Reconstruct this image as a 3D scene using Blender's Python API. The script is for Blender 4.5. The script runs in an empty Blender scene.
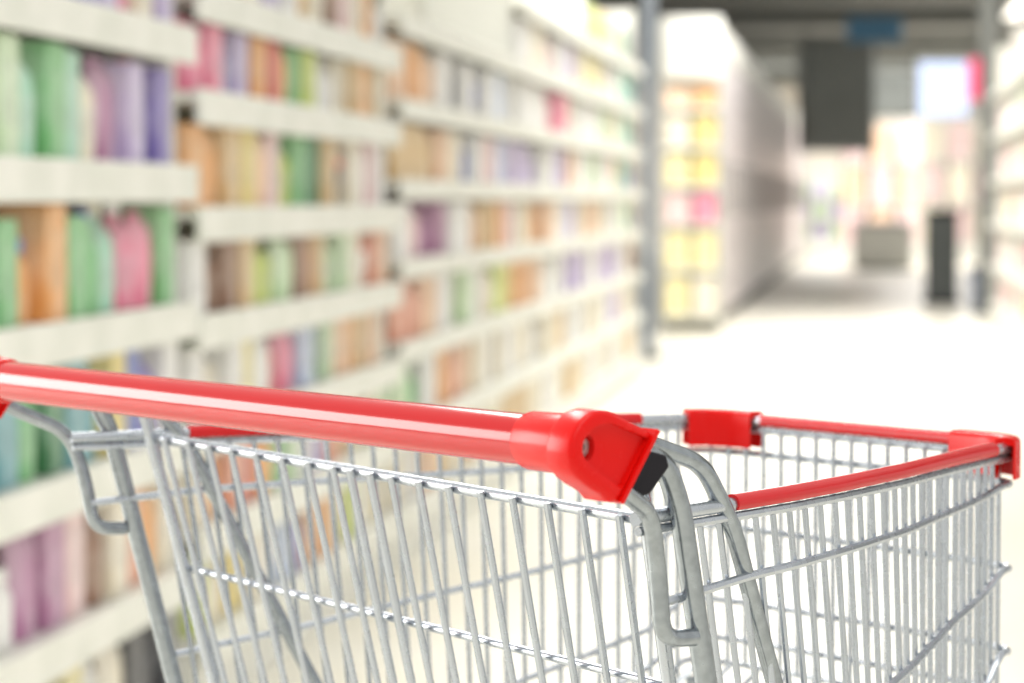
import bpy, bmesh, math, random
from mathutils import Vector, Matrix
random.seed(7)
SC = bpy.context.scene
COL = SC.collection

# ---------------------------------------------------------------- camera, world, exposure
F = 2650.0                                   # focal length in pixels of the 1024 px frame
cam = bpy.data.cameras.new('camera')
cam.sensor_width = 36.0
cam.lens = 36.0 * F / 1024.0
cam.clip_end = 300
cam.dof.use_dof = True
cam.dof.focus_distance = 1.48
cam.dof.aperture_fstop = 7.4
CAM = bpy.data.objects.new('camera', cam)
COL.objects.link(CAM)
CAM.location = (0, 0, 1.15)
CAM.rotation_euler = (math.radians(90) - math.atan((341.5 - 200.0) / F), 0, 0)
SC.camera = CAM

world = bpy.data.worlds.new('store_light')
SC.world = world
world.use_nodes = True
wn = world.node_tree.nodes
wn['Background'].inputs[0].default_value = (1.0, 0.985, 0.95, 1)
wn['Background'].inputs[1].default_value = .85
SC.view_settings.view_transform = 'Standard'
SC.view_settings.look = 'None'
SC.view_settings.exposure = 0.1
SC.view_settings.gamma = 1.0
SC.view_settings.use_curve_mapping = False


def area(name, loc, size, sy, power, rot=(0, 0, 0), color=(1, .98, .94)):
    l = bpy.data.lights.new(name, 'AREA')
    l.shape = 'RECTANGLE'
    l.size = size
    l.size_y = sy
    l.energy = power
    l.color = color
    o = bpy.data.objects.new(name, l)
    o.location = loc
    o.rotation_euler = rot
    COL.objects.link(o)
    return o


YAW_AISLE = -math.atan(0.135)                # the aisle runs 7.7 degrees to the right of the view
_w = Vector((-6.5, 4.2, 1.95))               # unseen area light, added on the left for the long highlight on the handle
area('handle_highlight_light', _w, 3.6, 2.9, 310, (Vector((-.1, 1.6, 1.0)) - _w).to_track_quat('-Z', 'Y').to_euler())
area('ceiling_lamp_light', (0.2, -0.6, 3.85), 0.5, 5.0, 60, (0, 0, YAW_AISLE))
area('ceiling_lamp_light', (-1.0, 5.5, 3.85), 0.5, 5.0, 110, (0, 0, YAW_AISLE))
area('ceiling_lamp_light', (1.1, 14.0, 3.85), 1.5, 6.0, 260, (0, 0, YAW_AISLE))
area('ceiling_lamp_light', (2.5, 22.5, 3.85), 2.4, 9.0, 380, (0, 0, YAW_AISLE))
area('ceiling_lamp_light', (8.0, 46.5, 3.85), 2.6, 4.0, 380, (0, 0, YAW_AISLE))
area('ceiling_lamp_light', (7.5, 56.0, 4.1), 6.0, 8.0, 500, (0, 0, YAW_AISLE))
area('ceiling_lamp_light', (9.0, 68.0, 4.1), 8.0, 6.0, 650, (0, 0, YAW_AISLE))


# ---------------------------------------------------------------- materials
def srgb(c):
    return tuple(((x / 255) / 12.92 if x / 255 <= .04045 else ((x / 255 + .055) / 1.055) ** 2.4) for x in c)


def mat(name, rgb, rough=.5, metal=0.0, coat=0.0, noise=0.0, nscale=30, rvar=0.0, emit=0.0, spec=.5, bump=0.0, rgb2=None):
    m = bpy.data.materials.new(name)
    m.use_nodes = True
    nt = m.node_tree
    b = nt.nodes['Principled BSDF']
    c = srgb(rgb)
    b.inputs['Base Color'].default_value = (*c, 1)
    b.inputs['Roughness'].default_value = rough
    b.inputs['Metallic'].default_value = metal
    b.inputs['Coat Weight'].default_value = coat
    b.inputs['Coat Roughness'].default_value = .08
    b.inputs['Specular IOR Level'].default_value = spec
    if emit:
        b.inputs['Emission Color'].default_value = (*c, 1)
        b.inputs['Emission Strength'].default_value = emit
    if noise or rvar or bump:
        tc = nt.nodes.new('ShaderNodeTexCoord')
        nz = nt.nodes.new('ShaderNodeTexNoise')
        nz.inputs['Scale'].default_value = nscale
        nz.inputs['Detail'].default_value = 4
        nt.links.new(tc.outputs['Object'], nz.inputs['Vector'])
        if noise:
            mx = nt.nodes.new('ShaderNodeMix')
            mx.data_type = 'RGBA'
            c2 = srgb(rgb2) if rgb2 else tuple(x * (1 - noise) for x in c)
            mx.inputs['A'].default_value = (*c2, 1)
            mx.inputs['B'].default_value = (*c, 1)
            mr = nt.nodes.new('ShaderNodeMapRange')
            mr.inputs['From Min'].default_value = .35
            mr.inputs['From Max'].default_value = .65
            nt.links.new(nz.outputs['Fac'], mr.inputs['Value'])
            nt.links.new(mr.outputs['Result'], mx.inputs['Factor'])
            nt.links.new(mx.outputs['Result'], b.inputs['Base Color'])
        if rvar:
            r = nt.nodes.new('ShaderNodeMapRange')
            r.inputs['To Min'].default_value = rough - rvar
            r.inputs['To Max'].default_value = rough + rvar
            nt.links.new(nz.outputs['Fac'], r.inputs['Value'])
            nt.links.new(r.outputs['Result'], b.inputs['Roughness'])
        if bump:
            bp = nt.nodes.new('ShaderNodeBump')
            bp.inputs['Strength'].default_value = bump
            bp.inputs['Distance'].default_value = .001
            nt.links.new(nz.outputs['Fac'], bp.inputs['Height'])
            nt.links.new(bp.outputs['Normal'], b.inputs['Normal'])
    return m


M_STEEL = mat('galvanised_steel', (188, 194, 201), .27, .92, noise=.08, nscale=90, rvar=.05)
M_TUBE = mat('galvanised_tube', (160, 167, 172), .24, .92, noise=.2, nscale=150, rvar=.1, bump=.12)
M_RED = mat('red_plastic', (214, 14, 10), .26, 0, spec=.22, noise=.04, nscale=20, rvar=.05)
M_GRIP = mat('red_handle_plastic', (194, 6, 13), .16, 0, spec=.45, noise=.06, nscale=9, rvar=.05)
M_SLEEVE = mat('red_rail_plastic', (200, 14, 22), .26, 0, spec=.4, noise=.06, nscale=40)
M_BLACK = mat('black_plastic', (20, 17, 26), .35, 0, spec=.25, noise=.1, nscale=40)
M_SCREW = mat('screw_steel', (205, 200, 198), .4, .5, noise=.3, nscale=300)
M_RUBBER = mat('grey_rubber', (70, 72, 74), .6, 0, noise=.1, nscale=50)
M_FLOOR = mat('cream_floor', (252, 249, 238), .35, 0, noise=.05, nscale=.7, spec=.4, rgb2=(249, 244, 228))
M_SHELF = mat('white_shelf_metal', (243, 243, 236), .45, 0, noise=.02, nscale=4)
M_RAIL = mat('white_price_rail', (246, 246, 238), .4, 0, noise=.05, nscale=7, rgb2=(232, 234, 224))
M_BACK = mat('pale_back_panel', (222, 220, 208), .6, 0, noise=.05, nscale=3)
M_CEIL = mat('grey_ceiling', (150, 151, 148), .8, 0, noise=.1, nscale=.6)
M_DARK = mat('dark_grey_paint', (84, 88, 86), .6, 0, noise=.1, nscale=2)
M_DUCT = mat('grey_duct_paint', (134, 138, 136), .6, 0, noise=.1, nscale=2)
M_BEAM = mat('grey_beam', (132, 134, 130), .6, 0, noise=.1, nscale=2)
M_WALL = mat('warm_white_wall', (233, 224, 214), .7, 0, noise=.03, nscale=.5)
M_LILAC = mat('pale_lilac_enamel', (206, 197, 200), .4, 0, noise=.04, nscale=1.5)
M_FROST = mat('pale_frosted_panel', (214, 206, 208), .35, 0, noise=.05, nscale=2)
M_LAMP = mat('lamp_diffuser', (255, 250, 238), .5, emit=2.4)
M_SCREEN = mat('lit_screen', (206, 222, 255), .4, emit=1.0)
M_REDLIT = mat('lit_red_panel', (236, 60, 110), .4, emit=.9)

# ---------------------------------------------------------------- mesh helpers


def obj(name, bm, m, parent=None, smooth=True, bevel=0, seg=2):
    me = bpy.data.meshes.new(name)
    bmesh.ops.recalc_face_normals(bm, faces=bm.faces[:])
    bm.to_mesh(me)
    bm.free()
    me.materials.append(m)
    if smooth:
        for p in me.polygons:
            p.use_smooth = True
        me.set_sharp_from_angle(angle=math.radians(42))
    o = bpy.data.objects.new(name, me)
    COL.objects.link(o)
    if parent:
        o.parent = parent
    if bevel:
        b = o.modifiers.new('bevel', 'BEVEL')
        b.width = bevel
        b.segments = seg
        b.limit_method = 'ANGLE'
        b.angle_limit = math.radians(35)
    return o


def thing(name, label, cat, loc=(0, 0, 0), rz=0, group=None):
    o = bpy.data.objects.new(name, None)
    o.empty_display_size = .1
    COL.objects.link(o)
    o.location = loc
    o.rotation_euler = (0, 0, rz)
    return tag(o, label, cat, group)


def tag(o, label, cat, group=None):
    o['label'] = label
    o['category'] = cat
    if group:
        o['group'] = group
    return o


def struct(name, bm, m):
    o = obj(name, bm, m, smooth=False)
    o['kind'] = 'structure'
    return o


def add_box(bm, x0, x1, y0, y1, z0, z1):
    v = [bm.verts.new((x, y, z)) for z in (z0, z1) for y in (y0, y1) for x in (x0, x1)]
    for f in ((0, 1, 3, 2), (4, 6, 7, 5), (0, 4, 5, 1), (2, 3, 7, 6), (0, 2, 6, 4), (1, 5, 7, 3)):
        bm.faces.new([v[i] for i in f])


def box(*a):
    bm = bmesh.new()
    add_box(bm, *a)
    return bm


def fillet(pts, r, n=6):
    """round every inner corner of a polyline"""
    P = [Vector(p) for p in pts]
    out = [P[0]]
    for i in range(1, len(P) - 1):
        a, b, c = P[i - 1], P[i], P[i + 1]
        ri = r[i - 1] if isinstance(r, (list, tuple)) else r
        ri = min(ri, (a - b).length * .48, (c - b).length * .48)
        s, e = b + (a - b).normalized() * ri, b + (c - b).normalized() * ri
        for k in range(n + 1):
            t = k / n
            out.append(s * (1 - t) ** 2 + b * 2 * t * (1 - t) + e * t * t)
    out.append(P[-1])
    return out


def add_tube(bm, pts, r, n=10):
    P = [Vector(p) for p in pts]
    Q = [P[0]]
    for p in P[1:]:
        if (p - Q[-1]).length > 1e-5:
            Q.append(p)
    P = Q
    T = []
    for i in range(len(P)):
        a = P[max(0, i - 1)]
        b = P[min(len(P) - 1, i + 1)]
        T.append((b - a).normalized())
    up = Vector((0, 0, 1)) if abs(T[0].z) < .9 else Vector((1, 0, 0))
    nrm = T[0].cross(up).normalized()
    rings = []
    for i, p in enumerate(P):
        if i:
            q = T[i - 1].rotation_difference(T[i])
            nrm = (q @ nrm).normalized()
        bi = T[i].cross(nrm).normalized()
        rings.append([bm.verts.new(p + (nrm * math.cos(2 * math.pi * k / n) + bi * math.sin(2 * math.pi * k / n)) * r) for k in range(n)])
    for a, b in zip(rings, rings[1:]):
        for k in range(n):
            bm.faces.new((a[k], a[(k + 1) % n], b[(k + 1) % n], b[k]))
    bm.faces.new(rings[0][::-1])
    bm.faces.new(rings[-1])


def tube(pts, r, n=10):
    bm = bmesh.new()
    add_tube(bm, pts, r, n)
    return bm


def sweep(pts, prof):
    """sweep a closed profile (sideways, up) along a path lying in a level plane"""
    bm = bmesh.new()
    P = [Vector(p) for p in pts]
    rings = []
    for i, p in enumerate(P):
        t = (P[min(i + 1, len(P) - 1)] - P[max(i - 1, 0)]).normalized()
        s = Vector((t.y, -t.x, 0)).normalized()
        rings.append([bm.verts.new(p + s * a + Vector((0, 0, b))) for a, b in prof])
    n = len(prof)
    for a, b in zip(rings, rings[1:]):
        for k in range(n):
            bm.faces.new((a[k], a[(k + 1) % n], b[(k + 1) % n], b[k]))
    bm.faces.new(rings[0][::-1])
    bm.faces.new(rings[-1])
    return bm


def add_lathe(bm, prof, n=20, c=(0, 0, 0), sx=1, sy=1):
    rings = []
    for r, z in prof:
        rings.append([bm.verts.new((c[0] + sx * r * math.cos(2 * math.pi * k / n), c[1] + sy * r * math.sin(2 * math.pi * k / n), c[2] + z)) for k in range(n)])
    for a, b in zip(rings, rings[1:]):
        for k in range(n):
            bm.faces.new((a[k], a[(k + 1) % n], b[(k + 1) % n], b[k]))
    bm.faces.new(rings[0][::-1])
    bm.faces.new(rings[-1])


def lathe(prof, n=20, **k):
    bm = bmesh.new()
    add_lathe(bm, prof, n, **k)
    return bm


def add_prism(bm, prof, x0, x1):
    """profile given as (y, z), extruded along x"""
    a = [bm.verts.new((x0, y, z)) for y, z in prof]
    b = [bm.verts.new((x1, y, z)) for y, z in prof]
    n = len(prof)
    for k in range(n):
        bm.faces.new((a[k], a[(k + 1) % n], b[(k + 1) % n], b[k]))
    bm.faces.new(a[::-1])
    bm.faces.new(b)


def mirror_bm(bm, side):
    if side < 0:
        for v in bm.verts:
            v.co.x = -v.co.x
        bmesh.ops.reverse_faces(bm, faces=bm.faces[:])
    return bm


def mx(pts, side):
    return [(side * p[0], p[1], p[2]) for p in pts]


def bake(o):
    """replace an object's mesh by its modified mesh"""
    dg = bpy.context.evaluated_depsgraph_get()
    dg.update()
    me = bpy.data.meshes.new_from_object(o.evaluated_get(dg))
    o.modifiers.clear()
    o.data = me
    return o


def lerp(x, X, Y):
    if x <= X[0]:
        return Y[0]
    for a, b, c, d in zip(X, X[1:], Y, Y[1:]):
        if x <= b:
            return c + (d - c) * (x - a) / (b - a)
    return Y[-1]


# ---------------------------------------------------------------- the setting: floor, ceiling, far wall
A_DIR = Vector((0.135, 1, 0)).normalized()   # along the aisle
A_NRM = Vector((A_DIR.y, -A_DIR.x, 0))       # to the right across the aisle


def aisle(s, d, z=0):
    """point s metres along the aisle, d metres to the right of the camera's own line"""
    return A_DIR * s + A_NRM * d + Vector((0, 0, z))


def aisle_box(s0, s1, d0, d1, z0, z1):
    bm = box(d0, d1, s0, s1, z0, z1)
    bmesh.ops.transform(bm, matrix=Matrix.Rotation(YAW_AISLE, 4, 'Z'), verts=bm.verts)
    return bm


struct('floor', aisle_box(-6, 74, -14, 16, -.1, 0), M_FLOOR)
struct('ceiling', aisle_box(9, 74, -14, 16, 4.3, 4.45), M_CEIL)
struct('wall_far', aisle_box(74, 74.2, -14, 16, 0, 4.3), M_WALL)
bm = bmesh.new()
for s in range(16, 72, 7):
    add_box(bm, -14, 16, s, s + .35, 4.0, 4.3)
bmesh.ops.transform(bm, matrix=Matrix.Rotation(YAW_AISLE, 4, 'Z'), verts=bm.verts)
struct('trim_1', bm, M_BEAM)


def ceiling_light(s, d, L, label):
    t = thing('ceiling_light', label, 'ceiling light', aisle(s, d, 3.86), YAW_AISLE, 'strip lights above the aisle')
    obj('housing', box(-.16, .16, -L / 2, L / 2, .03, .1), M_SHELF, t, bevel=.01)
    obj('diffuser', box(-.13, .13, -L / 2 + .03, L / 2 - .03, 0, .03), M_LAMP, t, bevel=.008)
    for y in (-L / 2 + .3, L / 2 - .3):
        obj('hanger', tube([(0, y, .1), (0, y, .45)], .008, 6), M_BEAM, t)


for s, d, w in ((38, 2.1, 'strip light at the upper right, hanging behind and right of the lit screen'),
                (52, 4.2, 'farther strip light at the right edge of the photo, under the grey ceiling')):
    ceiling_light(s, d, 5.0, w)

# ---------------------------------------------------------------- the shopping trolley
ZR = .985
CART_LOC = (-0.1204, 1.5997, 0)
CART_YAW = math.radians(-51.643)
cart = thing('shopping_trolley', 'galvanised wire shopping trolley with red plastic handle, red rail covers and red corner caps', 'shopping trolley', CART_LOC, CART_YAW)

PT = [-.01, 0, .09, .14, .2, .28, .36, .42, .442, .456, .463]
PX = [.300, .298, .279, .267, .249, .221, .188, .1645, .158, .146, .130]


def shear(t):
    return max(0.0, .21 * (1 - t / .36)) if t >= 0 else .21


def side_pt(t, z, off=0.0):
    """point of the right basket side: t is where its wire starts on the rim"""
    e = .01
    a = Vector((lerp(t - e, PT, PX), t - e))
    b = Vector((lerp(t + e, PT, PX), t + e))
    n = Vector(((b - a).y, -(b - a).x)).normalized()
    return Vector((lerp(t, PT, PX) + n.x * off, t + n.y * off + shear(t) * (ZR - z), z))


SIDE_T = [-.001, .004, .035,  .06, .09, .115, .14, .17, .2, .24, .28, .32, .36, .39, .42]


def smooth_path(P, per=5):
    P = [Vector(p) for p in P]
    out = []
    for i in range(len(P) - 1):
        p0, p1, p2, p3 = P[max(i - 1, 0)], P[i], P[i + 1], P[min(i + 2, len(P) - 1)]
        for k in range(per):
            t = k / per
            out.append(.5 * ((2 * p1) + (p2 - p0) * t + (2 * p0 - 5 * p1 + 4 * p2 - p3) * t * t + (3 * p1 - p0 - 3 * p2 + p3) * t ** 3))
    out.append(P[-1])
    return out


def ring_half(zf, off, t0=None):
    """right half of a hoop, rear end to the middle of the front; zf(t) gives its height"""
    h = [side_pt(t, zf(t), off) for t in SIDE_T if t0 is None or t >= t0]
    zz = zf(.46)
    h += [Vector((.1575 + off * .9, .443 + off * .3, zz)), Vector((.149 + off * .7, .4600 + off * .7, zz)), Vector((.130, .4680 + off, zz)),
          Vector((.085, .4705 + off, zz)), Vector((.04, .4715 + off, zz)), Vector((0, .472 + off, zz))]
    return h


def ring(zf, off, t0=None):
    h = ring_half(zf, off, t0)
    full = h + [Vector((-p.x, p.y, p.z)) for p in h[-2::-1]]
    return smooth_path(full, 3)


def table(X, Y):
    return lambda t: lerp(t, X, Y)


Z2 = table([0, .09, .28, .38, .44, .46], [.9385, .9442, .9487, .953, .958, .9602])
Z3 = table([0, .04, .11, .15, .2, .26, .31, .35, .41, .45, .46], [.8205, .826, .835, .840, .849, .860, .869, .878, .890, .901, .903])
Z4 = table([0, .1, .2, .32, .35, .38, .42, .447, .46], [.700, .722, .752, .792, .8015, .812, .828, .844, .847])
Z5 = table([0, .1, .2, .32, .42, .46], [.600, .635, .68, .742, .800, .818])
Z6 = table([0, .46], [.560, .7995])
WIRE_D = .0041

frame = obj('basket_frame', tube(ring(lambda t: ZR, 0), .0040, 12), M_STEEL, cart)
obj('lower_rim_rod', tube(ring(lambda t: ZR - .0068, .0003), .0026, 8), M_STEEL, frame)
for zf, t0 in ((Z2, .004), (Z3, .035), (Z4, .05), (Z5, .05), (Z6, .05)):
    obj('basket_hoop', tube(ring(zf, .0005, t0), .0026, 8), M_STEEL, frame)

# upright wires of both sides and of the front
T_SIDE = [.0585 + .0175 * k for k in range(9)] + [.2143 + .0160 * k for k in range(5)] + [.2926, .3072, .3214, .3355, .3495, .3635, .3785, .3925, .4040, .4165, .4280, .4380]
for side in (1, -1):
    for t in T_SIDE:
        zb = Z6(t)
        p = [side_pt(t, ZR - .006, -.0042), side_pt(t, .9, -.0042), side_pt(t, zb, -.0042)]
        obj('basket_wire', tube(mx(p, side), .00185, 8), M_STEEL, frame)
for k in range(17):
    x = -.1525 + .0178 * k + .0055
    y = .4718 - .0042 - .006 * (abs(x) / .15) ** 3
    p = [(x, y, ZR - .006), (x, y, .7995)]
    obj('basket_wire', tube(p, .0017, 8), M_STEEL, frame)

# basket floor
for k in range(11):
    x = -.15 + .03 * k
    xr = x * 1.75
    yr = .150
    obj('basket_floor_wire', tube([(x, .458, .80), (xr, yr, .562)], .0022, 6), M_STEEL, frame)

# red covers on the rim
SL = [i / 40 for i in range(41)]
for side, a, b in ((1, .0840, .429), (-1, .083, .410)):
    p = [side_pt(a + (b - a) * s, ZR + .0004, 0) for s in SL]
    obj('rim_cover', sweep(mx(p, side) if side > 0 else mx(p, side)[::-1], [(.0052 * math.cos(q), .0052 * math.sin(q)) for q in [math.radians(-40 + i * 260 / 14) for i in range(15)]]), M_SLEEVE, frame)
p = [Vector((x, .472 - .0015 * (abs(x) / .1) ** 2, ZR + .0004)) for x in [-.098 + .19 * s for s in SL]]
obj('rim_cover', sweep(p, [(.0052 * math.cos(q), .0052 * math.sin(q)) for q in [math.radians(-40 + i * 260 / 14) for i in range(15)]]), M_SLEEVE, frame)

# corner caps: an upside-down U clipped over the rim and round the corner


def cap(side, t_start, x_end):
    P = [Vector((.1572, .4455, ZR)), Vector((.149, .4600, ZR)), Vector((.130, .4680, ZR)), Vector(((.130 + x_end) / 2, .4700, ZR)), Vector((x_end, .4707, ZR))]
    P = smooth_path(P, 3)
    w, h, th = .0078, .0205, .0018
    prof = [(-w, -h), (-w, .003)]
    prof += [(-w + .004 * (1 - math.cos(a)), .003 + .0045 * math.sin(a)) for a in (.5, 1.1, 1.57)]
    prof += [(w - .004 * (1 - math.cos(a)), .003 + .0045 * math.sin(a)) for a in (1.57, 1.1, .5)]
    prof += [(w, .003), (w, -h), (w - th, -h), (w - th, .002), (-w + th, .002), (-w + th, -h)]
    bm = sweep(P, prof)
    obj('corner_cap', mirror_bm(bm, side), M_RED, frame, bevel=.0006)


cap(1, .436, .092)
cap(-1, .436, .106)

# ---- rear gate (the flap that lets trolleys nest)


def gate_y(z):
    return .0409 + (.98 - z) * .245


def edge_x(z):
    return .2616 - (1.02 - z) * .072


el = [(-edge_x(z), gate_y(z), z) for z in (1.012, .98, .9, .8, .66)]
er = [(edge_x(z), gate_y(z), z) for z in (.66, .8, .9, .98, 1.012)]
gate = obj('rear_gate', tube(fillet(el + [(-.235, gate_y(.62), .62), (.235, gate_y(.62), .62)] + er, .02), .0042, 10), M_STEEL, cart)
obj('gate_rod', tube([(-.257, .0440, .9857), (.250, .0465, .9768)], .0036, 12), M_STEEL, gate)
obj('gate_rod', tube([(-.250, .0665, .8934), (.245, .0695, .8823)], .0026, 10), M_STEEL, gate)
obj('gate_rod', tube([(-.245, .092, .792), (.240, .092, .780)], .0026, 10), M_STEEL, gate)
GX = [-.2386, -.2085, -.1817, -.1544, -.1243, -.094, -.0642, -.0362, -.0178, .0036, .0254, .0539, .0834, .114, .1438, .1754, .2059, .2373]
for i, x in enumerate(GX):
    thick = i in (8, 9)
    zt = .9857 - (x + .257) * .0176
    r = .0028 if thick else .0022
    xb = x * (1 - .27 * .36)
    yy = lambda z: gate_y(z) - .0022
    pts = [(x, yy(zt) + .0008, zt + .0014),  (x - (x - xb) * .25, yy(zt - .09), zt - .09), (xb, yy(.625), .625)]
    obj('gate_wire', tube(pts, r, 8), M_STEEL, gate)

# ---- tubes at the rear corners, hooks and handle arms
for side in (1, -1):
    arm = [(.3155, -.034, 1.031), (.290, .0125, 1.0235), (.2866, .0560, 1.0095), (.2800, .0840, .975), (.2617, .1412, .86), (.2180, .2820, .580)]
    obj('handle_arm', tube(mx(fillet(arm, [.01, .013, .014, .05]), side), .0050, 14), M_TUBE, cart)
    post = [(.3080, -.016, 1.020), (.3000, .0165, 1.0150), (.2980, .030, .990), (.2909, .062, .86), (.262, .200, .30)]
    obj('support_post', tube(mx(fillet(post, [.012, .016, .05]), side), .0062, 14), M_TUBE, cart)
    hook = [(.3265, -.0440, 1.0125), (.3203, -.0290, 1.0035), (.3074, .0020, .9885), (.3017, .0110, .960), (.2990, .0175, .9205), (.2975, .0410, .9190)]
    obj('bag_hook', tube(mx(fillet(hook, [.01, .014, .02, .014]), side), .0048, 14), M_TUBE, cart)

# ---- handle bar
HY, HZ, HX = -.057, 1.028, .282
obj('handle_bar', tube([(-HX - .02, HY, HZ), (-.1, HY, HZ), (.1, HY, HZ), (HX + .02, HY, HZ)], .0133, 40), M_GRIP, cart)


def arc(cx, cy, r, a0, a1, n):
    return [(cx + r * math.cos(math.radians(a0 + (a1 - a0) * i / n)), cy + r * math.sin(math.radians(a0 + (a1 - a0) * i / n))) for i in range(n + 1)]


def connector(side):
    body = arc(-.0572, 1.0265, .0203, 72, 205, 16) + [(-.0722, 1.0140), (-.0660, 1.0095), (-.0575, 1.0052), (-.0535, 1.0012), (-.0480, .9998), (-.0452, 1.0020), (-.0235, 1.0340)]
    bm = bmesh.new()
    add_prism(bm, body, .3170, .3385)
    o = obj('handle_connector', bm, M_RED, cart, smooth=False, bevel=.0034, seg=4)
    bake(o)
    # shallow field on the outer face, open towards the front lip
    rec = [(-.0270, 1.0312), (-.0505, 1.0400)] + arc(-.0570, 1.0280, .0118, 85, 225, 8) + [(-.0460, 1.0075), (-.0430, 1.0085)]
    bm = bmesh.new()
    add_prism(bm, rec, .3342, .345)
    c1 = obj('cutter', bm, M_RED, cart, smooth=False)
    bm = lathe([(.0066, 0), (.0066, .03)], 28)
    bmesh.ops.transform(bm, matrix=Matrix.Translation((.3265, -.0648, 1.0285)) @ Matrix.Diagonal((1, .85, 1.05, 1)) @ Matrix.Rotation(math.radians(90), 4, 'Y'), verts=bm.verts)
    c2 = obj('cutter', bm, M_RED, cart, smooth=False)
    for c in (c1, c2):
        b = o.modifiers.new('cut', 'BOOLEAN')
        b.object = c
        b.operation = 'DIFFERENCE'
        b.solver = 'EXACT'
    b = o.modifiers.new('soften', 'BEVEL')
    b.width = .0009
    b.segments = 2
    b.limit_method = 'ANGLE'
    b.angle_limit = math.radians(50)
    bake(o)
    for c in (c1, c2):
        me = c.data
        bpy.data.objects.remove(c)
        bpy.data.meshes.remove(me)
    # collar round the grip, and the lip along the front edge
    bm = bmesh.new()
    bm.from_mesh(o.data)
    b2 = bmesh.new()
    add_lathe(b2, [(.0137, 0), (.0145, .0004), (.0151, .0018), (.0154, .038)], 36)
    bmesh.ops.transform(b2, matrix=Matrix.Translation((HX, HY, HZ)) @ Matrix.Rotation(math.radians(90), 4, 'Y'), verts=b2.verts)
    a, b_ = Vector((-.0222, 1.0352)), Vector((-.0462, 1.0003))
    d = (b_ - a).normalized()
    nn = Vector((-d.y, d.x)) * .0011
    lipm = bmesh.new()
    add_prism(lipm, [tuple(a + nn), tuple(b_ + nn), tuple(b_ - nn), tuple(a - nn)], .3158, .3405)
    for extra in (b2, lipm):
        m_ = bpy.data.meshes.new('x')
        extra.to_mesh(m_)
        extra.free()
        bm.from_mesh(m_)
        bpy.data.meshes.remove(m_)
    mirror_bm(bm, side)
    bm.to_mesh(o.data)
    bm.free()
    for p in o.data.polygons:
        p.use_smooth = True
    o.data.set_sharp_from_angle(angle=math.radians(30))
    sc = bmesh.new()
    add_lathe(sc, [(.0058, 0), (.0058, .0028), (.0048, .0036), (.0026, .0036), (.0022, .0022)], 20)
    bmesh.ops.transform(sc, matrix=Matrix.Translation((.3272, -.0648, 1.0285)) @ Matrix.Rotation(math.radians(90), 4, 'Y'), verts=sc.verts)
    obj('screw', mirror_bm(sc, side), M_SCREW, o)
    if side < 0:
        return
    pb = bmesh.new()
    add_prism(pb, [(-.036, 1.0260), (-.006, 1.0225), (.0085, 1.0185), (.0105, 1.0125), (-.0030, .9990), (-.0120, .9985), (-.036, 1.010)], .2920, .3120)
    obj('black_plug', mirror_bm(pb, side), M_BLACK, o, smooth=False, bevel=.0012)


connector(1)
connector(-1)

# ---- chassis and castors under the basket
for side in (1, -1):
    obj('chassis_tube', tube(mx(fillet([(.262, .200, .30), (.262, .215, .20), (.20, .45, .16), (.150, .62, .16)], .03), side), .011, 12), M_TUBE, cart)
    obj('basket_strut', tube(mx([(.165, .56, .165), (.140, .44, .79)], side), .007, 10), M_TUBE, cart)
    for x, y in ((.245, .25), (.165, .58)):
        zt = .20 - .04 * (y > .4)
        b = bmesh.new()
        add_box(b, x * side - .018, x * side - .015, y - .045, y + .015, .05, zt - .006)
        add_box(b, x * side + .015, x * side + .018, y - .045, y + .015, .05, zt - .006)
        add_box(b, x * side - .018, x * side + .018, y - .045, y + .015, zt - .010, zt - .004)
        fk = obj('castor_fork', b, M_STEEL, cart, smooth=False, bevel=.001)
        w = lathe([(.045, -.012), (.06, -.011), (.0625, -.006), (.0625, .006), (.06, .011), (.045, .012)], 28)
        bmesh.ops.transform(w, matrix=Matrix.Translation((x * side, y - .025, .0626)) @ Matrix.Rotation(math.radians(90), 4, 'Y'), verts=w.verts)
        obj('castor_wheel', w, M_RUBBER, fk)
obj('cross_tube', tube([(-.2185, .282, .580), (.2185, .282, .580)], .007, 10), M_TUBE, cart)
obj('cross_tube', tube([(-.262, .205, .285), (.262, .205, .285)], .008, 10), M_TUBE, cart)

# ---------------------------------------------------------------- shelving down the left side of the aisle
D0 = -1.427                                  # aisle face of the left shelves (metres left of the camera's line)
BAYS = {
    'nearest': (3.75, 5.56, [.10, .37, .65, .928, 1.218, 1.510, 1.80]),
    'second': (5.56, 8.05, [.19, .43, .66, .895, 1.130, 1.385, 1.610, 1.84]),
    'third': (8.05, 10.95, [.18, .44, .70, .96, 1.21, 1.46, 1.72]),
    'fourth': (10.95, 13.8, [.18, .44, .70, .96, 1.21, 1.46, 1.72, 1.98]),
    'last': (13.8, 16.8, [.18, .44, .70, .96, 1.21, 1.46, 1.72, 1.98]),
}
WORDS = {'nearest': 'nearest', 'second': 'second', 'third': 'third', 'fourth': 'fourth', 'last': 'last'}


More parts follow.
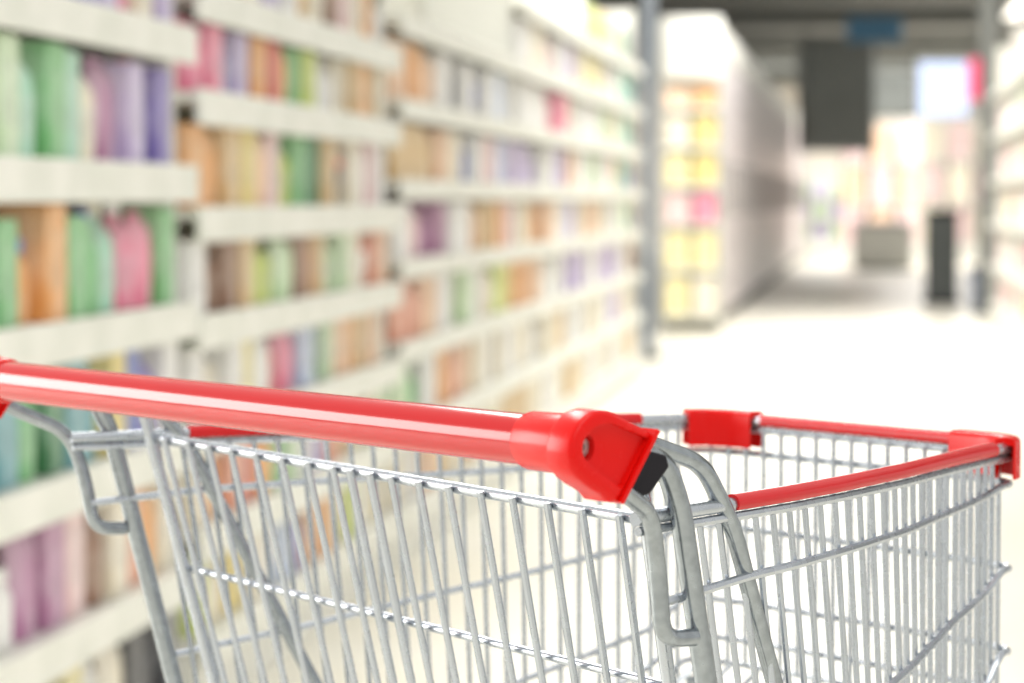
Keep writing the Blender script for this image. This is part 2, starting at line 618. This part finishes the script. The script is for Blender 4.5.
def shelf_unit(s0, s1, levels, d_face, depth, sgn, label, top=2.35, group=None, rail=.045):
    """sgn=-1: the unit stands left of its face, +1: right of it"""
    L = s1 - s0
    rz = YAW_AISLE
    t = thing('shelf_unit', label, 'shelf unit', aisle(s0, d_face, 0), rz, group)
    X = (lambda a, b: (min(sgn * a, sgn * b), max(sgn * a, sgn * b)))
    obj('back_panel', box(*X(depth, depth + .02), .02, L - .02, 0, top), M_BACK, t, smooth=False)
    for y in (.0, L - .03):
        obj('upright', box(*X(.06, depth + .02), y + .004, y + .026, 0, top), M_SHELF, t, smooth=False)
    obj('plinth', box(*X(.03, depth), .03, L - .03, 0, levels[0] - .03), M_SHELF, t, smooth=False)
    for z in levels:
        sh = obj('shelf', box(*X(.012, depth), .03, L - .03, z - .022, z), M_SHELF, t, smooth=False)
        pr = obj('price_rail', box(*X(0, .012), .01, L - .01, z - rail, z + .006), M_RAIL, sh, smooth=False, bevel=.003)
    return t


for k, (s0, s1, lv) in BAYS.items():
    shelf_unit(s0, s1, lv, D0, .42, -1, {
        'nearest': 'white shelf unit of green, yellow and purple goods at the left edge of the photo',
        'second': 'white shelf unit second from the left edge, behind the trolley handle',
        'third': 'white shelf unit third along the left side, behind the red handle connector',
        'fourth': 'white shelf unit fourth along the left side of the aisle',
        'last': 'white shelf unit at the far end of the left row, before the yellow end display'}[k],
        group='shelf units down the left side of the aisle', rail=.072 if k in ('nearest', 'second') else .06)

# ---- goods: one prototype of each kind with parts, copied
PAL = {
    'green': (118, 190, 120), 'mint': (170, 222, 196), 'dark green': (50, 118, 70), 'lime': (206, 222, 110), 'yellow': (238, 214, 120),
    'tan': (222, 186, 130), 'cream': (246, 236, 212), 'white': (244, 243, 240), 'lilac': (200, 184, 226), 'purple': (128, 112, 190),
    'mauve': (180, 120, 160), 'pink': (240, 130, 160), 'pale pink': (244, 206, 206), 'orange': (240, 168, 96), 'peach': (244, 200, 164),
    'red': (214, 84, 72), 'brown': (136, 92, 66), 'teal': (98, 160, 170), 'blue': (92, 108, 190), 'pale blue': (190, 206, 234),
    'dark grey': (64, 66, 72), 'grey': (190, 190, 186), 'black': (34, 34, 38), 'pale green': (206, 232, 190), 'pale yellow': (248, 234, 166),
    'salmon': (234, 158, 128),
}
PM = {}
for k, c in PAL.items():
    acc = tuple(min(255, int(x * .55 + 115)) for x in c)
    PM[k] = mat('packaging_' + k.replace(' ', '_'), c, .5, noise=.3, nscale=9, rgb2=acc)
M_PACKLABEL = {k: mat('print_' + k.replace(' ', '_'), tuple(min(255, int(x * .6 + 100)) for x in PAL[k]), .5, noise=.2, nscale=20) for k in PAL}

KIND_SIZE = {'carton': (.12, .19), 'bottle': (.10, .22), 'pouch': (.13, .19), 'jar': (.10, .15), 'tub': (.12, .12), 'jug': (.14, .21)}


def proto_mesh(name, bm, bevel=0):
    o = obj(name, bm, PM['white'], bevel=bevel, seg=2)
    if bevel:
        bake(o)
    me = o.data
    bpy.data.objects.remove(o)
    return me


def pillow(w, d, h, n=10):
    bm = bmesh.new()
    g = {}
    for s in (1, -1):
        for i in range(n + 1):
            for j in range(n + 1):
                u, v = i / n * 2 - 1, j / n * 2 - 1
                b = (1 - u ** 4) * (1 - abs(v) ** 3 * (1 if v > 0 else .25))
                if (i in (0, n) or j == n) and s < 0:
                    g[(s, i, j)] = g[(1, i, j)]
                else:
                    g[(s, i, j)] = bm.verts.new((s * d / 2 * max(b, 0) ** .5, u * w / 2 * (1 - .05 * (1 - v * v)), (v + 1) / 2 * h))
        for i in range(n):
            for j in range(n):
                q = [g[(s, i, j)], g[(s, i + 1, j)], g[(s, i + 1, j + 1)], g[(s, i, j + 1)]]
                bm.faces.new(q if s > 0 else q[::-1])
    bm.faces.new([g[(1, i, 0)] for i in range(n + 1)] + [g[(-1, i, 0)] for i in range(n - 1, 0, -1)])
    return bm


PROTO = {
    'carton': [('body', proto_mesh('carton', box(-.05, .05, -.055, .055, 0, .19), .003)), ('front_print', proto_mesh('front_print', box(.0495, .0508, -.04, .04, .05, .15), 0))],
    'bottle': [('body', proto_mesh('bottle', lathe([(.036, 0), (.041, .004), (.042, .02), (.042, .125), (.038, .15), (.022, .172), (.015, .182), (.015, .198)], 20))),
               ('cap', proto_mesh('cap', lathe([(.017, .192), (.018, .194), (.018, .214), (.016, .218)], 16))),
               ('wrap_print', proto_mesh('wrap_print', lathe([(.0422, .04), (.0428, .041), (.0428, .112), (.0422, .113)], 20)))],
    'pouch': [('body', proto_mesh('pouch', pillow(.125, .07, .19))), ('top_seal', proto_mesh('top_seal', box(-.002, .002, -.058, .058, .186, .199), .0008))],
    'jar': [('body', proto_mesh('jar', lathe([(.038, 0), (.044, .005), (.045, .02), (.045, .09), (.038, .108), (.033, .113), (.033, .122)], 20))),
            ('lid', proto_mesh('lid', lathe([(.037, .116), (.038, .118), (.038, .138), (.036, .141)], 20)))],
    'tub': [('body', proto_mesh('tub', lathe([(.044, 0), (.046, .003), (.055, .095)], 22))), ('lid', proto_mesh('lid', lathe([(.057, .093), (.058, .095), (.058, .108), (.054, .111)], 22)))],
    'jug': [('body', proto_mesh('jug', lathe([(.05, 0), (.056, .006), (.057, .03), (.055, .12), (.042, .155), (.022, .175), (.018, .19)], 20, sx=.72, sy=1.1))),
            ('grip', proto_mesh('grip', tube(fillet([(0, .05, .11), (0, .066, .16), (0, .05, .18), (0, .016, .178)], .015), .008, 8))),
            ('cap', proto_mesh('cap', lathe([(.020, .186), (.021, .188), (.021, .208), (.018, .211)], 16)))],
}
SECOND = {'cap': None, 'lid': None, 'front_print': 'print', 'wrap_print': 'print', 'top_seal': 'same', 'grip': 'same'}
CAPCOL = ['white', 'cream', 'red', 'blue', 'green']
KINDS = ['carton', 'bottle', 'pouch', 'jar', 'jug', 'tub']
n_goods = [0]


def set_mat(o, m):
    o.material_slots[0].link = 'OBJECT'
    o.material_slots[0].material = m


def product(kind, colour, loc, rz, w, h, label, group, parts=True):
    """w, h: wanted width and height; a mesh body with its cap, lid or print as children"""
    kw, kh = KIND_SIZE[kind]
    ps = PROTO[kind]
    b = bpy.data.objects.new(kind, ps[0][1])
    COL.objects.link(b)
    b.location = loc
    b.rotation_euler = (0, 0, rz)
    b.scale = (min(w / kw, 2.5), w / kw, h / kh)
    set_mat(b, PM[colour])
    tag(b, label, {'carton': 'carton', 'bottle': 'bottle', 'pouch': 'pouch', 'jar': 'jar', 'tub': 'tub', 'jug': 'jug'}[kind], group)
    if parts:
        for nm, me in ps[1:]:
            c = bpy.data.objects.new(nm, me)
            COL.objects.link(c)
            c.parent = b
            how = SECOND[nm]
            set_mat(c, M_PACKLABEL[colour] if how == 'print' else PM[colour] if how == 'same' else PM[random.choice(CAPCOL)])
    n_goods[0] += 1
    return b


# colours of the goods shelf by shelf, read along the aisle from the near end; '-' leaves a gap, xN repeats
K = {'c': 'carton', 'b': 'bottle', 'p': 'pouch', 'j': 'jar', 't': 'tub', 'g': 'jug'}
GOODS = {
    'nearest': {
        1.510: ['c:white', 'c:cream', 'b:white', 'c:mint', 'c:green', 'b:cream', 'c:lilac', 'c:purple', 'c:lilac', 'b:pink', 'c:cream', 'c:lilac'],
        1.218: ['c:green', 'c:mint', 'g:mint', 'c:green', 'c:pale green', 'b:mint', 'c:green', 'c:mint', 'b:cream', 'p:mauve', 'c:lilac', 'b:purple', 'c:purple'],
        .928: ['b:green', 'c:green', 'j:orange', 'c:mint', 'c:green', 'j:orange', 'c:orange', 'c:green', 'g:green', 'b:mint', 'b:pink', 'p:pink', 'c:green'],
        .65: ['t:white', 'b:cream', 'g:white', 'p:teal', 'c:teal', 'b:green', 'c:dark green', 'c:teal', 'g:teal', 'c:yellow', 'c:blue', 'b:purple', 'c:white'],
        .37: ['c:mauve', 'c:pale pink', 'p:mauve', 'c:white', 'j:white', 'p:mauve', 'c:mauve', 'c:pale pink', 'b:brown', 'c:cream', 'c:salmon', 'p:orange', 'c:cream'],
        .10: ['t:white', 'c:pale yellow', 'c:cream', 't:cream', 'g:white', 'c:cream', 't:white', 'c:pale yellow', 'g:white', 'p:cream', 'c:black', 'b:black', 'c:dark grey'],
    },
    'second': {
        1.610: ['c:white', 'c:peach', 'b:white', 'c:cream', 'c:lilac', 'c:white', 'p:tan', 'c:cream', 'c:brown', 'c:pale pink', 'c:cream', 'c:orange', 'b:white'],
        1.385: ['p:pink', 'c:pink', 'b:pale blue', 'c:lilac', 'c:orange', 'c:red', 'p:orange', 'c:green', 'c:lime', 'b:white', 'g:white', 'c:cream', 'c:tan', 'c:orange', 'c:tan', 'c:cream'],
        1.130: ['c:orange', 'p:orange', 'c:tan', 'c:yellow', 'p:peach', 'c:pale pink', 'b:lime', 'c:green', 'c:dark green', 'c:tan', 't:dark grey', 'c:cream', 'p:white', 'c:pale pink', 'c:white'],
        .895: ['c:white', 'b:brown', 'c:brown', 'c:tan', 'g:lime', 'b:lime', 'p:pale green', 'c:brown', 'p:salmon', 'c:tan', 'b:pale green', 'c:pale green', 'c:cream', 't:white', 'c:salmon', 'c:peach'],
        .66: ['c:white', 'b:cream', 'c:white', 'c:pale yellow', 'p:white', 'b:red', 'p:pink', 'c:pale blue', 'b:blue', 'c:pale green', 'c:peach', 'c:orange', 'c:tan', 'c:peach', 'j:cream'],
        .43: ['c:cream', 'p:orange', 'c:salmon', 'c:red', 'p:orange', 'c:green', 'c:pale green', 'c:white', 'c:lilac', 'c:salmon', 'c:orange', 'c:cream', 'b:lime', 'c:cream', 'c:pale green'],
        .19: ['c:lime', 'g:cream', 'c:yellow', 'c:cream', 'p:white', 'c:pale blue', 'b:purple', 'c:peach', 'c:orange', 'c:cream', 'c:lime', 'c:white', 'c:pale yellow', 'c:cream'],
    },
    'third': {
        1.46: ['c:peach', 'c:orange', 'p:peach', 'c:white', 'b:dark grey', 'c:white', 't:blue', 'c:white', 'c:pale blue', 'c:white'],
        1.21: ['c:tan', 'c:tan', 'p:tan', 'c:peach', 'c:cream', 'b:blue', 'c:white', 'c:pale pink', 'c:pale blue', 'c:lilac'],
        .96: ['c:white', 'p:pale pink', 'b:mauve', 'c:mauve', 'c:white', 'c:white', 'p:peach', 'c:tan', 'c:orange', 'c:pale pink'],
        .70: ['c:salmon', 'p:salmon', 'c:peach', 'c:white', 'b:lime', 'c:pale green', 'c:white', 'p:cream', 'c:lime', 'c:yellow'],
        .44: ['c:pale green', 'b:green', 'c:white', 'c:orange', 'p:salmon', 'c:peach', 'c:cream', 'c:white', 'c:cream', 'c:white'],
        .18: ['c:cream', 'c:white', 'c:peach', 'p:tan', 'c:cream', 'c:tan', 'c:white', 'c:cream', 'c:cream', 'c:tan'],
    },
    'fourth': {
        1.72: ['c:white', 'c:cream', 'p:pale pink', 'c:white', 'c:lilac', 'c:cream'],
        1.46: ['c:white', 'c:white', 'p:pale pink', 'c:pink', 'c:cream', 'c:white'],
        1.21: ['c:lilac', 'b:lilac', 'c:white', 'c:lilac', 'c:peach', 'c:white'],
        .96: ['c:cream', 'p:orange', 'c:peach', 'c:white', 'c:lilac', 'c:cream'],
        .70: ['c:orange', 'c:peach', 'p:white', 'c:white', 'c:lilac', 'c:lilac'],
        .44: ['c:cream', 'p:white', 'c:cream', 'c:tan', 'c:white', 'c:white'],
        .18: ['c:tan', 'c:cream', 'c:white', 'c:cream', 'c:tan', 'c:cream'],
    },
    'last': {
        1.98: ['c:lime', 'c:tan', 'c:cream', 'c:dark green', 'c:grey'],
        1.72: ['c:pale yellow', 'c:cream', 'c:white', 'c:mint', 'c:teal'],
        1.46: ['c:white', 'c:pale green', 'c:cream', 'c:mint', 'b:teal'],
        1.21: ['c:pale green', 'c:white', 'c:peach', 'c:mint', 'b:blue'],
        .96: ['c:peach', 'c:cream', 'c:white', 'c:pale green', 'b:blue'],
        .70: ['c:white', 'c:lilac', 'c:lilac', 'c:white', 'c:brown'],
        .44: ['c:cream', 'c:white', 'c:lilac', 'c:cream', 'c:grey'],
        .18: ['c:white', 'c:cream', 'c:white', 'c:cream', 'c:tan'],
    },
}
ORD = ['bottom', 'second', 'third', 'fourth', 'fifth', 'sixth', 'seventh', 'eighth']
FROM = {'nearest': 'of the left-edge unit', 'second': 'of the second unit', 'third': 'of the third unit',
        'fourth': 'of the fourth unit', 'last': 'of the farthest left-hand unit'}
seen_labels = {}
for bay, rows in GOODS.items():
    s0, s1, lv = BAYS[bay]
    for z, items in rows.items():
        lvl = lv.index(z)
        gap = (lv[lvl + 1] - z if lvl + 1 < len(lv) else .27) - .06
        n = len(items)
        pitch = (s1 - s0 - .10) / n
        for i, it in enumerate(items):
            kind, colour = K[it[0]], it[2:]
            w = pitch * (.90 if kind in ('carton', 'pouch') else .84)
            h = min(gap - .01, {'carton': .19, 'bottle': .205, 'pouch': .18, 'jar': .15, 'tub': .13, 'jug': .19}[kind] * random.uniform(.92, 1.08) * (1.05 if bay in ('nearest', 'second') else 1.15))
            s = s0 + .05 + pitch * (i + .5)
            dep = {'carton': .05, 'bottle': .045, 'pouch': .035, 'jar': .045, 'tub': .058, 'jug': .045}[kind] * min(2.5, w / KIND_SIZE[kind][0])
            p = aisle(s, D0 - .03 - dep - random.uniform(0, .02), z + .002)
            shelf_word = ORD[lvl] + ' shelf up' if lvl else 'bottom shelf'
            if i == 0:
                where = 'at the near end'
            elif i == n - 1:
                where = 'at the far end'
            else:
                where = 'after the %s %s' % (items[i - 1][2:], K[items[i - 1][0]])
            lab = '%s %s %s, %s %s' % (colour, kind, where, shelf_word, FROM[bay])
            if lab in seen_labels:
                lab2 = '%s %s between %s %s and %s %s, %s, %s' % (colour, kind, items[i - 1][2:], K[items[i - 1][0]], items[min(i + 1, n - 1)][2:], K[items[min(i + 1, n - 1)][0]], shelf_word.replace(' up', ''), {'nearest': 'left-edge unit', 'second': 'second unit', 'third': 'third unit', 'fourth': 'fourth unit', 'last': 'farthest left unit'}[bay])
                lab = lab2
            seen_labels[lab] = seen_labels.get(lab, 0) + 1
            product(kind, colour, p, YAW_AISLE + random.uniform(-.04, .04), w, h, lab, '%ss on the left-hand shelves' % kind, parts=bay in ('nearest', 'second'))

# ---------------------------------------------------------------- yellow end display and pale cabinets beyond the gap
P0 = Vector((1.30, 23.0, 0))
t = thing('end_display', 'tall narrow end display with white rounded header and yellow packs, beyond the left shelves', 'display stand', P0, 0)
W_ = .52
obj('back_panel', box(0, W_, .34, .37, 0, 2.75), M_BACK, t, smooth=False)
for x in (0, W_ - .02):
    obj('side_panel', box(x, x + .02, 0, .34, 0, 2.2), M_SHELF, t, smooth=False)
hd = lathe([(.24, 0), (.27, .01), (.28, .05), (.28, .50), (.25, .54)], 28, sx=1, sy=.35)
bmesh.ops.transform(hd, matrix=Matrix.Translation((W_ / 2, .2, 2.2)), verts=hd.verts)
obj('header', hd, M_SHELF, t)
ED = [.15, .55, .95, 1.28, 1.62, 1.95]
for z in ED:
    obj('shelf', box(.02, W_ - .02, 0, .34, z - .03, z), M_SHELF, t, smooth=False)
edc = {.15: ['pale yellow', 'cream'], .55: ['pale yellow', 'pale yellow'], .95: ['pale pink', 'pink'], 1.28: ['pale yellow', 'yellow'], 1.62: ['cream', 'yellow'], 1.95: ['peach', 'orange']}
names = ['bottom', 'second', 'third', 'fourth', 'fifth', 'top']
for zi, z in enumerate(ED):
    for j, c in enumerate(edc[z]):
        zn = ED[zi + 1] if zi + 1 < len(ED) else 2.18
        product('carton', c, P0 + Vector((.14 + .24 * j, .14, z + .002)), -math.pi / 2, .22, zn - z - .07,
                '%s carton on the %s side of the end display, %s shelf' % (c, ('left', 'right')[j], names[zi]), 'cartons on the end display', parts=False)

for i in range(9):
    s0 = 23.4 + i * 3.6
    lab = 'pale lilac-white tall cabinet, %s in the row behind the yellow end display' % ['first', 'second', 'third', 'fourth', 'fifth', 'sixth', 'seventh', 'eighth', 'farthest'][i]
    c = thing('tall_cabinet', lab, 'cabinet', aisle(s0, -1.31, 0), YAW_AISLE, 'tall pale cabinets beyond the end display')
    obj('body', box(-.5, -.03, .02, 3.58, .1, 2.75), M_LILAC, c, bevel=.03, seg=3)
    obj('plinth', box(-.48, -.06, .05, 3.55, 0, .1), M_BEAM, c, smooth=False)
    obj('top_header', box(-.45, 0, .02, 3.58, 2.45, 2.72), M_SHELF, c, bevel=.04, seg=3)
    for j in range(3):
        d = obj('door', box(-.03, -.005, .06 + j * 1.17, 1.19 + j * 1.17, .14, 2.42), M_FROST, c, bevel=.006)
        obj('door_handle', tube([(.012, .14 + j * 1.17, 1.0), (.012, .14 + j * 1.17, 1.5)], .01, 8), M_BEAM, d)

# ---------------------------------------------------------------- right side of the aisle
RU = [(16.5, 19.6, 'pale shelf unit at the right edge of the photo, nearest of the right-hand row'),
      (19.6, 22.7, 'pale shelf unit second along the right-hand side of the aisle'),
      (22.7, 25.6, 'pale shelf unit at the far end of the right-hand row, before the grey post')]
RG = {0: ['c:pale pink', 'c:cream', 'p:white', 'c:cream', 'c:pale pink'], 1: ['c:cream', 'p:pale yellow', 'c:pale pink', 'c:white', 'c:cream'],
      2: ['c:pale pink', 'c:pink', 'c:cream', 'p:pale pink', 'c:grey']}
RL = [.18, .55, .95, 1.35, 1.75, 2.15]
for ui, (s0, s1, lab) in enumerate(RU):
    shelf_unit(s0, s1, RL, 1.12, .42, 1, lab, top=2.6, group='shelf units down the right side of the aisle', rail=.06)
    for li, z in enumerate(RL):
        items = RG[(ui + li) % 3]
        n = len(items)
        if li == 4 and ui == 1:
            items = ['c:pale green', 'c:green', 'c:cream', 'c:pale green', 'c:white']
        pitch = (s1 - s0 - .1) / n
        for i, it in enumerate(items):
            kind, colour = K[it[0]], it[2:]
            w = min(pitch * .9, .42)
            p = aisle(s0 + .05 + pitch * (i + .5), 1.12 + .03 + (.05 if kind == 'carton' else .035) * w / KIND_SIZE[kind][0] + .01, z + .002)
            where = 'at the near end' if i == 0 else 'at the far end' if i == n - 1 else 'after the %s %s' % (items[i - 1][2:], K[items[i - 1][0]])
            lb = '%s %s %s, %s, %s right-hand unit' % (colour, kind, where, 'bottom shelf' if li == 0 else ORD[li] + ' shelf up', ('nearest', 'middle', 'farthest')[ui])
            product(kind, colour, p, YAW_AISLE + math.pi, w, .28, lb, '%ss on the right-hand shelves' % kind, parts=False)

# grey post, dark stand and blue bin in front of it
po = thing('grey_post', 'tall grey post standing by the far end of the right-hand shelves', 'post', aisle(27.2, 1.18, 0), YAW_AISLE)
obj('shaft', box(-.09, .09, -.09, .09, .06, 4.0), M_BEAM, po, bevel=.015)
obj('foot', box(-.16, .16, -.16, .16, 0, .06), M_DARK, po, bevel=.01)
st = thing('dark_stand', 'dark grey upright display stand on the floor left of the grey post', 'display stand', (4.78, 29.5, 0), YAW_AISLE)
obj('cabinet_body', box(-.18, .18, -.2, .2, .05, .98), M_DARK, st, bevel=.02)
obj('top_panel', box(-.20, .20, -.22, .22, .98, 1.04), M_BLACK, st, bevel=.01)
obj('base', box(-.21, .21, -.23, .23, 0, .05), M_BLACK, st, bevel=.01)
bb = thing('waste_bin', 'small blue-grey bin on the floor below the grey post', 'bin', (5.06, 28.6, 0), YAW_AISLE)
obj('bin_body', lathe([(.09, 0), (.10, .02), (.13, .40)], 20), mat('blue_grey_plastic', (112, 128, 160), .5, noise=.08, nscale=6), bb)
obj('bin_rim', lathe([(.13, .395), (.14, .40), (.14, .43), (.125, .44)], 20), M_DARK, bb)

gp = thing('gap_darkening_post', 'slim dark blue-grey post added to darken the gap before the yellow end display', 'post', (.985, 19.2, 0), YAW_AISLE)  # added post, stands in for the dark gap between the two rows
obj('shaft', box(-.045, .045, -.045, .045, .05, 4.3), mat('blue_grey_paint', (140, 148, 158), .5, noise=.08, nscale=4), gp, bevel=.01)
obj('foot', box(-.09, .09, -.09, .09, 0, .05), M_DARK, gp, bevel=.008)

# hanging lit screen with a red side panel
sg = thing('hanging_screen', 'bright blue-white lit screen with red side panel hanging from the ceiling', 'screen', (4.93, 30.0, 2.40), 0)
obj('screen_housing', box(-.36, .44, 0, .10, -.32, .36), M_SHELF, sg, bevel=.02)
obj('lit_panel', box(-.34, .21, -.012, 0, -.30, .30), M_SCREEN, sg, bevel=.004)
obj('red_panel', box(.22, .43, -.03, 0, -.12, .34), M_REDLIT, sg, bevel=.004)
for x in (-.25, .33):
    obj('hanger', tube([(x, .05, .36), (x, .05, 1.88)], .012, 6), M_BEAM, sg)

# dark ventilation ducts under the ceiling, and a blue banner
for i, (x, y, w, z0, z1, lab) in enumerate(((5.42, 44.0, 1.15, 2.0, 3.8, 'big dark grey box duct hanging under the ceiling left of the lit screen'),
                                            (8.3, 58.0, 3.4, 3.0, 3.9, 'dark grey far duct hanging behind the blue banner'))):
    dt = thing('ceiling_duct', lab, 'duct', (x, y, z0), 0, 'dark ducts under the ceiling')
    obj('duct_body', box(-w / 2, w / 2, 0, 1.2, 0, z1 - z0), M_DUCT, dt, bevel=.05)
    obj('collar', box(-w / 2 - .06, w / 2 + .06, .3, .5, -.05, z1 - z0 + .05), M_BEAM, dt, bevel=.02)
    for sx in (-1, 1):
        obj('hanger', tube([(sx * w * .4, .6, z1 - z0), (sx * w * .4, .6, 4.3 - z0)], .02, 6), M_BEAM, dt)
bn = obj('hanging_banner', box(-.42, .42, 0, .03, -.16, .22), mat('blue_banner', (96, 150, 190), .5, noise=.1, nscale=3), bevel=.008)
bn.location = (5.45, 40.0, 3.68)
tag(bn, 'small blue banner hanging under the ceiling above the dark duct', 'banner')
obj('banner_rod', tube([(0, .015, .22), (0, .015, .62)], .01, 6), M_BEAM, bn)

# far stands with pinkish and pale goods, and a white freezer chest in front of them
FAR = [(6.95, 50.0, 'peach', 1.5, 2.6, 'peach-coloured tall goods stand at the end of the aisle'),
       (8.75, 52.0, 'pale pink', 1.6, 2.7, 'pale pink goods stand right of the peach stand, far down the aisle'),
       (6.75, 58.0, 'lilac', 1.1, 1.6, 'small lilac goods stand left of the peach stand, farthest down the aisle'),
       (9.5, 47.0, 'cream', 1.2, 2.2, 'cream goods stand partly behind the grey post')]
for x, y, c, w, h, lab in FAR:
    g = thing('goods_stand', lab, 'display stand', (x, y, 0), YAW_AISLE, 'goods stands at the end of the aisle')
    obj('base', box(-w / 2, w / 2, -.3, .3, 0, .25), M_SHELF, g, bevel=.02)
    obj('back_panel', box(-w / 2, w / 2, .22, .28, .25, h + .1), M_SHELF, g, smooth=False)
    for k in range(3):
        z = .25 + (h - .25) * k / 3
        sf = obj('shelf', box(-w / 2, w / 2, -.28, .22, z, z + .04), M_SHELF, g, smooth=False)
    for k in range(3):
        z = .293 + (h - .25) * k / 3
        for j in range(3):
            cc = c if (j + k) % 2 else {'peach': 'pale pink', 'pale pink': 'cream', 'lilac': 'pale green', 'cream': 'pale pink'}[c]
            pos = Vector((x, y, 0)) + Matrix.Rotation(YAW_AISLE, 3, 'Z') @ Vector((-w / 3 + j * w / 3, -.08, z))
            product('carton', cc, pos, YAW_AISLE - math.pi / 2, w / 3 * .85, (h - .25) / 3 - .09,
                    '%s carton, %s of three on the %s shelf of the %s stand' % (cc, ('left', 'middle', 'right')[j], ('bottom', 'middle', 'top')[k], {'peach': 'peach goods', 'pale pink': 'pale pink goods', 'lilac': 'small lilac goods', 'cream': 'cream goods'}[c]),
                    'cartons on the far goods stands', parts=False)
fz = thing('freezer_chest', 'low white freezer chest on the floor before the peach stand', 'freezer', (6.15, 44.0, 0), YAW_AISLE)
obj('chest_body', box(-.5, .5, -.35, .35, .05, .72), M_SHELF, fz, bevel=.04, seg=3)
obj('lid', box(-.52, .52, -.37, .37, .72, .80), M_FROST, fz, bevel=.03, seg=3)
obj('plinth', box(-.46, .46, -.31, .31, 0, .05), M_BEAM, fz, smooth=False)
